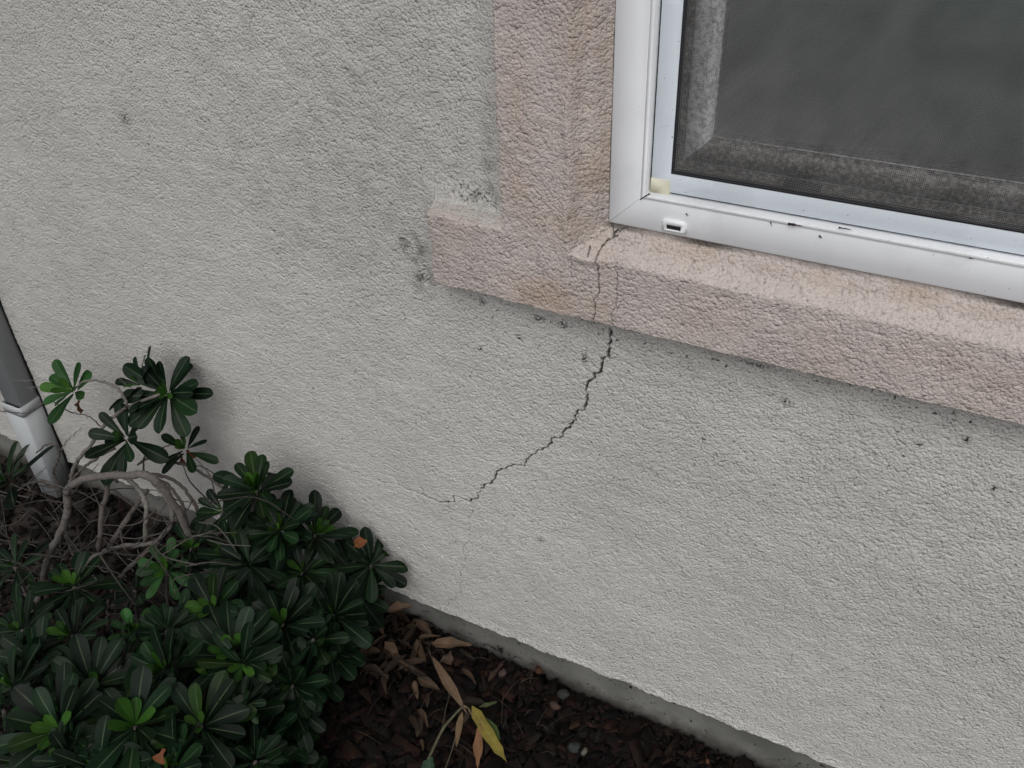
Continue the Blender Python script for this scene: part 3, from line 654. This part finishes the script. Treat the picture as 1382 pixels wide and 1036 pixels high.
for (px, py, y, z, L, n_, yg, ax, br) in CL:
    c = at(px, py, y) if y is not None else atz(px, py, z); ALLC.append(c)
    if py > 640: L *= rl.uniform(.80, 1.05); n_ += 2; ax = tuple(v_+rl.gauss(0, .16) for v_ in ax)
    mb = MB()
    if br == 1: rosette(mb, c, ax, L, n_, yg, .5, dark=[(.018, .062, .016), (.022, .075, .018), (.016, .05, .016)], rnd=rl, spread=1.1)
    else: rosette(mb, c, ax, L, n_, yg, .52 if br else .36, rnd=rl)
    for k, v in enumerate(mb.V): v[:, 1] = np.minimum(v[:, 1], -.006-(.0035*((k*7) % 5)))
    mb.build('leaf_cluster', M_LEAF, shrub, True)
mb = MB()
for k in range(44):      # darker leaf layer below
    c = ALLC[rl.randrange(6, len(ALLC))]+np.array([rl.gauss(0, .05), rl.gauss(0, .05), -rl.uniform(.05, .14)])
    if c[1] > -.05: c[1] = -.05
    if c[2] < .03: continue
    if c[0] > -1.0 and c[1] > -.3 and c[0] > -.93: continue
    rosette(mb, c, (rl.gauss(0, .3), -.4, .9), .07, 12, 1, .3, rnd=rl)
for v in mb.V: v[:, 1] = np.minimum(v[:, 1], -.006)
mb.build('lower_foliage', M_LEAF, shrub, True)
for c in ALLC[6:]:       # short shoots carrying the clusters
    mb = MB(); g = np.array([c[0]*.85-1.35*.15, min(c[1]-.02, -.06), max(c[2]-.2, .0)]); tube(mb, [g, (g+c)/2+[0, 0, .02], c], .004, .003, 6, BK[1], 5)
    mb.build('shoot', M_BARK, shrub, True)
mb = MB()
for (p, q_, y) in (((252, 607), (262, 618), -.06), ((244, 612), (250, 634), -.06), ((107, 540), (103, 556), -.11), ((478, 737), (488, 730), -.1), ((222, 1010), (215, 1030), None)):
    a_ = at(*p, y) if y is not None else atz(*p, .33); b_ = at(*q_, y) if y is not None else atz(*q_, .32)
    leaf(mb, a_, b_-a_, (0, -.7, .6), np.linalg.norm(b_-a_)*1.1, .010, (.17, .06, .022), (.2, .09, .04), .5, .5, wav=.3)
mb.build('withered_leaves', M_DRY, shrub, True)['label'] = 'orange brown withered leaves'

# ------------------------------------------------------------------ fallen leaves
def dead(p, q_, z0, z1, wid, col, label, cup=.5, droop=.3, up=(0, -.5, .9), tw=.3):
    a_ = atz(*p, z0); b_ = atz(*q_, z1); L = np.linalg.norm(b_-a_)*1.03
    mb = MB(); leaf(mb, a_, b_-a_, up, L, wid, col, tuple(min(1, v*1.3) for v in col), droop, cup, 'lance', tw, .7, .22)
    o = mb.build('dead_leaf', M_DRY, None, True); return tag(o, label, 'dead leaf', 'dry fallen leaves')
B1, B2, B3 = (.11, .07, .042), (.07, .046, .03), (.145, .095, .06)
dead((522, 826), (556, 816), .075, .08, .011, B3, 'pale curled dead leaf lying highest beside the concrete, just under the shrub edge', .8)
dead((582, 868), (634, 868), .035, .045, .013, B1, 'long tan dead leaf pointing right, touching the grey concrete strip', .35)
dead((584, 886), (620, 952), .07, .10, .009, B3, 'long tan dead leaf standing above the node of the bamboo twig', .35)
dead((520, 865), (538, 890), .05, .03, .012, B3, 'light tan dead leaf with a forked tip below the shrub edge', .5)
dead((562, 835), (582, 858), .05, .045, .009, B2, 'narrow folded brown dead leaf slanting towards the concrete strip', .7)
dead((563, 914), (592, 930), .03, .02, .010, B2, 'dull brown dead leaf left of the bamboo twig', .5)
dead((560, 918), (562, 942), .03, .02, .006, B1, 'thin upright dead leaf left of the bamboo twig', .6)
dead((600, 884), (608, 895), .03, .03, .014, B2, 'short brown dead leaf tucked under the long tan one', .3)
rd = random.Random(8)
mb = MB()
for k in range(95):
    px, py = rd.uniform(485, 580), rd.uniform(808, 905)
    if k > 78: px, py = rd.uniform(540, 700), rd.uniform(860, 1000)
    a_ = atz(px, py, rd.uniform(.01, .07)); an = rd.uniform(0, 6.28); l = rd.uniform(.025, .065)
    leaf(mb, a_, (math.cos(an), math.sin(an), rd.gauss(0, .3)), (rd.gauss(0, .4), -.3, .9), l, l*rd.uniform(.08, .17), np.array(rd.choice((B1, B2, (.07, .045, .03))))*rd.uniform(.2, .75), (.06, .04, .03), rd.uniform(0, .8), rd.uniform(.2, 1), 'lance', rd.gauss(0, .6), .5, .25)
for v in mb.V: v[:, 1] = np.minimum(v[:, 1], .008)
tag(mb.build('leaf_litter', M_DRY, None, True), 'crumpled brown leaf litter heaped against the wall at the shrub edge', 'leaf litter', None, 'stuff')
mb = MB()
for k in range(40):
    px, py = rd.uniform(490, 760), rd.uniform(840, 1030); a_ = atz(px, py, .02); an = rd.uniform(0, 6.28); l = rd.uniform(.02, .08)
    tube(mb, [a_, a_+[math.cos(an)*l*.5, math.sin(an)*l*.5, .008], a_+[math.cos(an)*l, math.sin(an)*l, 0]], .0007, .0005, 5, np.array((.06, .045, .035))*rd.uniform(.5, 1.3), 3)
for v in mb.V: v[:, 1] = np.minimum(v[:, 1], .008)
tag(mb.build('twig_litter', M_BARK, None, True), 'fine dry twig bits scattered over the mulch', 'twig litter', None, 'stuff')
# bamboo twig
tw = tag(empty('bamboo_twig', tuple(atz(572, 1040, .02))), 'broken bamboo twig with a yellow leaf, lying on the mulch in front of the concrete', 'twig')
GT = (.10, .092, .06)
mb = MB(); tube(mb, [atz(566, 1048, .03), atz(580, 1020, .05), atz(597, 985, .075), atz(613, 965, .09), atz(626, 952, .10)], .0028, .002, 7, GT, 5, .03); mb.build('stem', M_BARK, tw, True)
mb = MB(); tube(mb, [atz(596, 987, .075), atz(602, 955, .06), atz(606, 932, .045), atz(590, 905, .04), atz(576, 872, .035)], .0014, .001, 6, (.07, .06, .04), 5, .03); mb.build('side_stem', M_BARK, tw, True)
mb = MB(); tube(mb, [atz(600, 1040, .03), atz(612, 1005, .05), atz(622, 965, .09)], .0012, .001, 6, (.08, .07, .05), 4, .03); tube(mb, [atz(626, 952, .10), atz(632, 956, .1), atz(637, 965, .1)], .0014, .0008, 5, (.22, .17, .11), 4, .03); mb.build('twiglet', M_BARK, tw, True)
def tleaf(p, q_, z0, z1, wid, col, rib, lab=None, **k):
    a_ = atz(*p, z0); b_ = atz(*q_, z1); mb = MB(); leaf(mb, a_, b_-a_, (.1, -.6, .8), np.linalg.norm(b_-a_)*1.03, wid, col, rib, k.get('droop', .3), k.get('cup', .25), 'lance', k.get('tw', .1), .6, .1)
    o = mb.build('leaf', M_DRY, tw, True)
    if lab: o['label'] = lab
tleaf((637, 952), (680, 1028), .105, .06, .0125, (.17, .135, .025), (.26, .22, .05), 'broad yellow leaf with green edges')
tleaf((655, 968), (673, 1000), .09, .07, .009, (.05, .08, .02), (.1, .12, .03), 'green half hidden leaf')
tleaf((648, 975), (642, 1038), .09, .04, .008, (.17, .085, .04), (.2, .1, .05), 'hanging brown leaf')
tleaf((624, 960), (613, 1010), .1, .05, .007, (.13, .085, .045), (.18, .12, .06), 'narrow tan leaf')
tleaf((646, 954), (674, 946), .07, .06, .0035, (.07, .09, .035), (.1, .12, .05), 'thin green leaf')
tleaf((575, 1046), (582, 1022), .06, .08, .012, (.02, .05, .025), (.05, .09, .05), 'small dark green leaf')
# ------------------------------------------------------------------ stones
def rock(name, px, py, z, s, col, label, seed, sq=(1, .8, .6)):
    rr = np.random.default_rng(seed); n1, n2 = 9, 6; V = []
    c = atz(px, py, z); c[2] = z; ya = rr.uniform(0, 3)
    for i in range(1, n2):
        for j in range(n1):
            th = math.pi*i/n2; ph = 2*math.pi*j/n1; k = 1+rr.normal(0, .13)
            p = np.array([math.sin(th)*math.cos(ph)*sq[0], math.sin(th)*math.sin(ph)*sq[1], math.cos(th)*sq[2]])*k*s
            V.append(c+[p[0]*math.cos(ya)-p[1]*math.sin(ya), p[0]*math.sin(ya)+p[1]*math.cos(ya), p[2]])
    Qs = [((i*n1+j), (i*n1+(j+1) % n1), ((i+1)*n1+(j+1) % n1), ((i+1)*n1+j)) for i in range(n2-2) for j in range(n1)]
    V += [c+[0, 0, s*sq[2]], c-[0, 0, s*sq[2]]]; b0 = (n2-1)*n1
    Ts = [(b0, (j+1) % n1, j) for j in range(n1)]+[(b0+1, (n2-2)*n1+j, (n2-2)*n1+(j+1) % n1) for j in range(n1)]
    mb = MB(); mb.add(V, [Qs, Ts], col); o = mb.build(name, M_CHIP); return tag(o, label, name)
rock('pebble', 789, 1014, .018, .009, (.11, .105, .085), 'small whitish oval pebble on the mulch near the bottom edge', 1, (1, .55, .4))
rock('pebble', 775, 1008, .016, .013, (.035, .037, .037), 'dark grey round pebble beside the whitish pebble', 2)
rock('stone', 760, 936, .026, .013, (.038, .038, .035), 'grey rough stone chip on the mulch, close to the concrete', 3)
rock('stone', 749, 952, .028, .011, (.06, .036, .028), 'pinkish brown stone chip just below the grey one', 4, (1, .8, .7))
rock('stone', 727, 904, .03, .010, (.07, .032, .018), 'rusty orange stone chip against the foot of the concrete strip', 5)
rock('stone', 678, 908, .028, .010, (.11, .07, .06), 'dull pink stone chip left of the others near the concrete', 6)
rock('stone', 955, 1027, .012, .005, (.13, .055, .025), 'tiny orange stone chip where the mulch meets the concrete at the bottom edge', 7)
# splinter caught on the concrete, debris on the window frame
mb = MB(); a_ = at(852, 925, -.012); b_ = at(846, 940, .004); leaf(mb, a_, b_-a_, (0, -1, .2), .016, .0028, (.02, .01, .008), (.02, .01, .008), 0, .3, 'lance')
tag(mb.build('bark_splinter', M_CHIP), 'dark pointed bark splinter stuck under the stucco edge on the concrete', 'splinter')
def husk(p, q_, y, rr, label):
    mb = MB(); a_, b_ = at(*p, y), at(*q_, y); tube(mb, [a_, (a_+b_)/2+[0, -.001, .0006], b_], rr, rr*.3, 6, (.05, .03, .032), 4, .25)
    return tag(mb.build('seed_husk', M_CHIP, None, True), label, 'debris', 'debris on the window frame')
husk((1064, 302), (1083, 305), -.0205, .0016, 'dark brown seed husk, the largest bit of debris on the white bottom frame')
husk((1132, 307), (1150, 310), -.0205, .0009, 'thin dark twig bit in the frame groove right of the large husk')
husk((1106, 318), (1109, 321), -.0185, .0011, 'dark speck on the bottom frame face below and right of the large husk')
husk((926, 288), (929, 291), -.0185, .0008, 'tiny dark speck on the frame above the weep cover')
husk((1040, 299), (1042, 305), -.0185, .0007, 'tiny hooked twig bit on the frame left of the large husk')
husk((1308, 348), (1314, 349), -.0205, .0009, 'small dark bit of debris in the frame groove near the right edge')
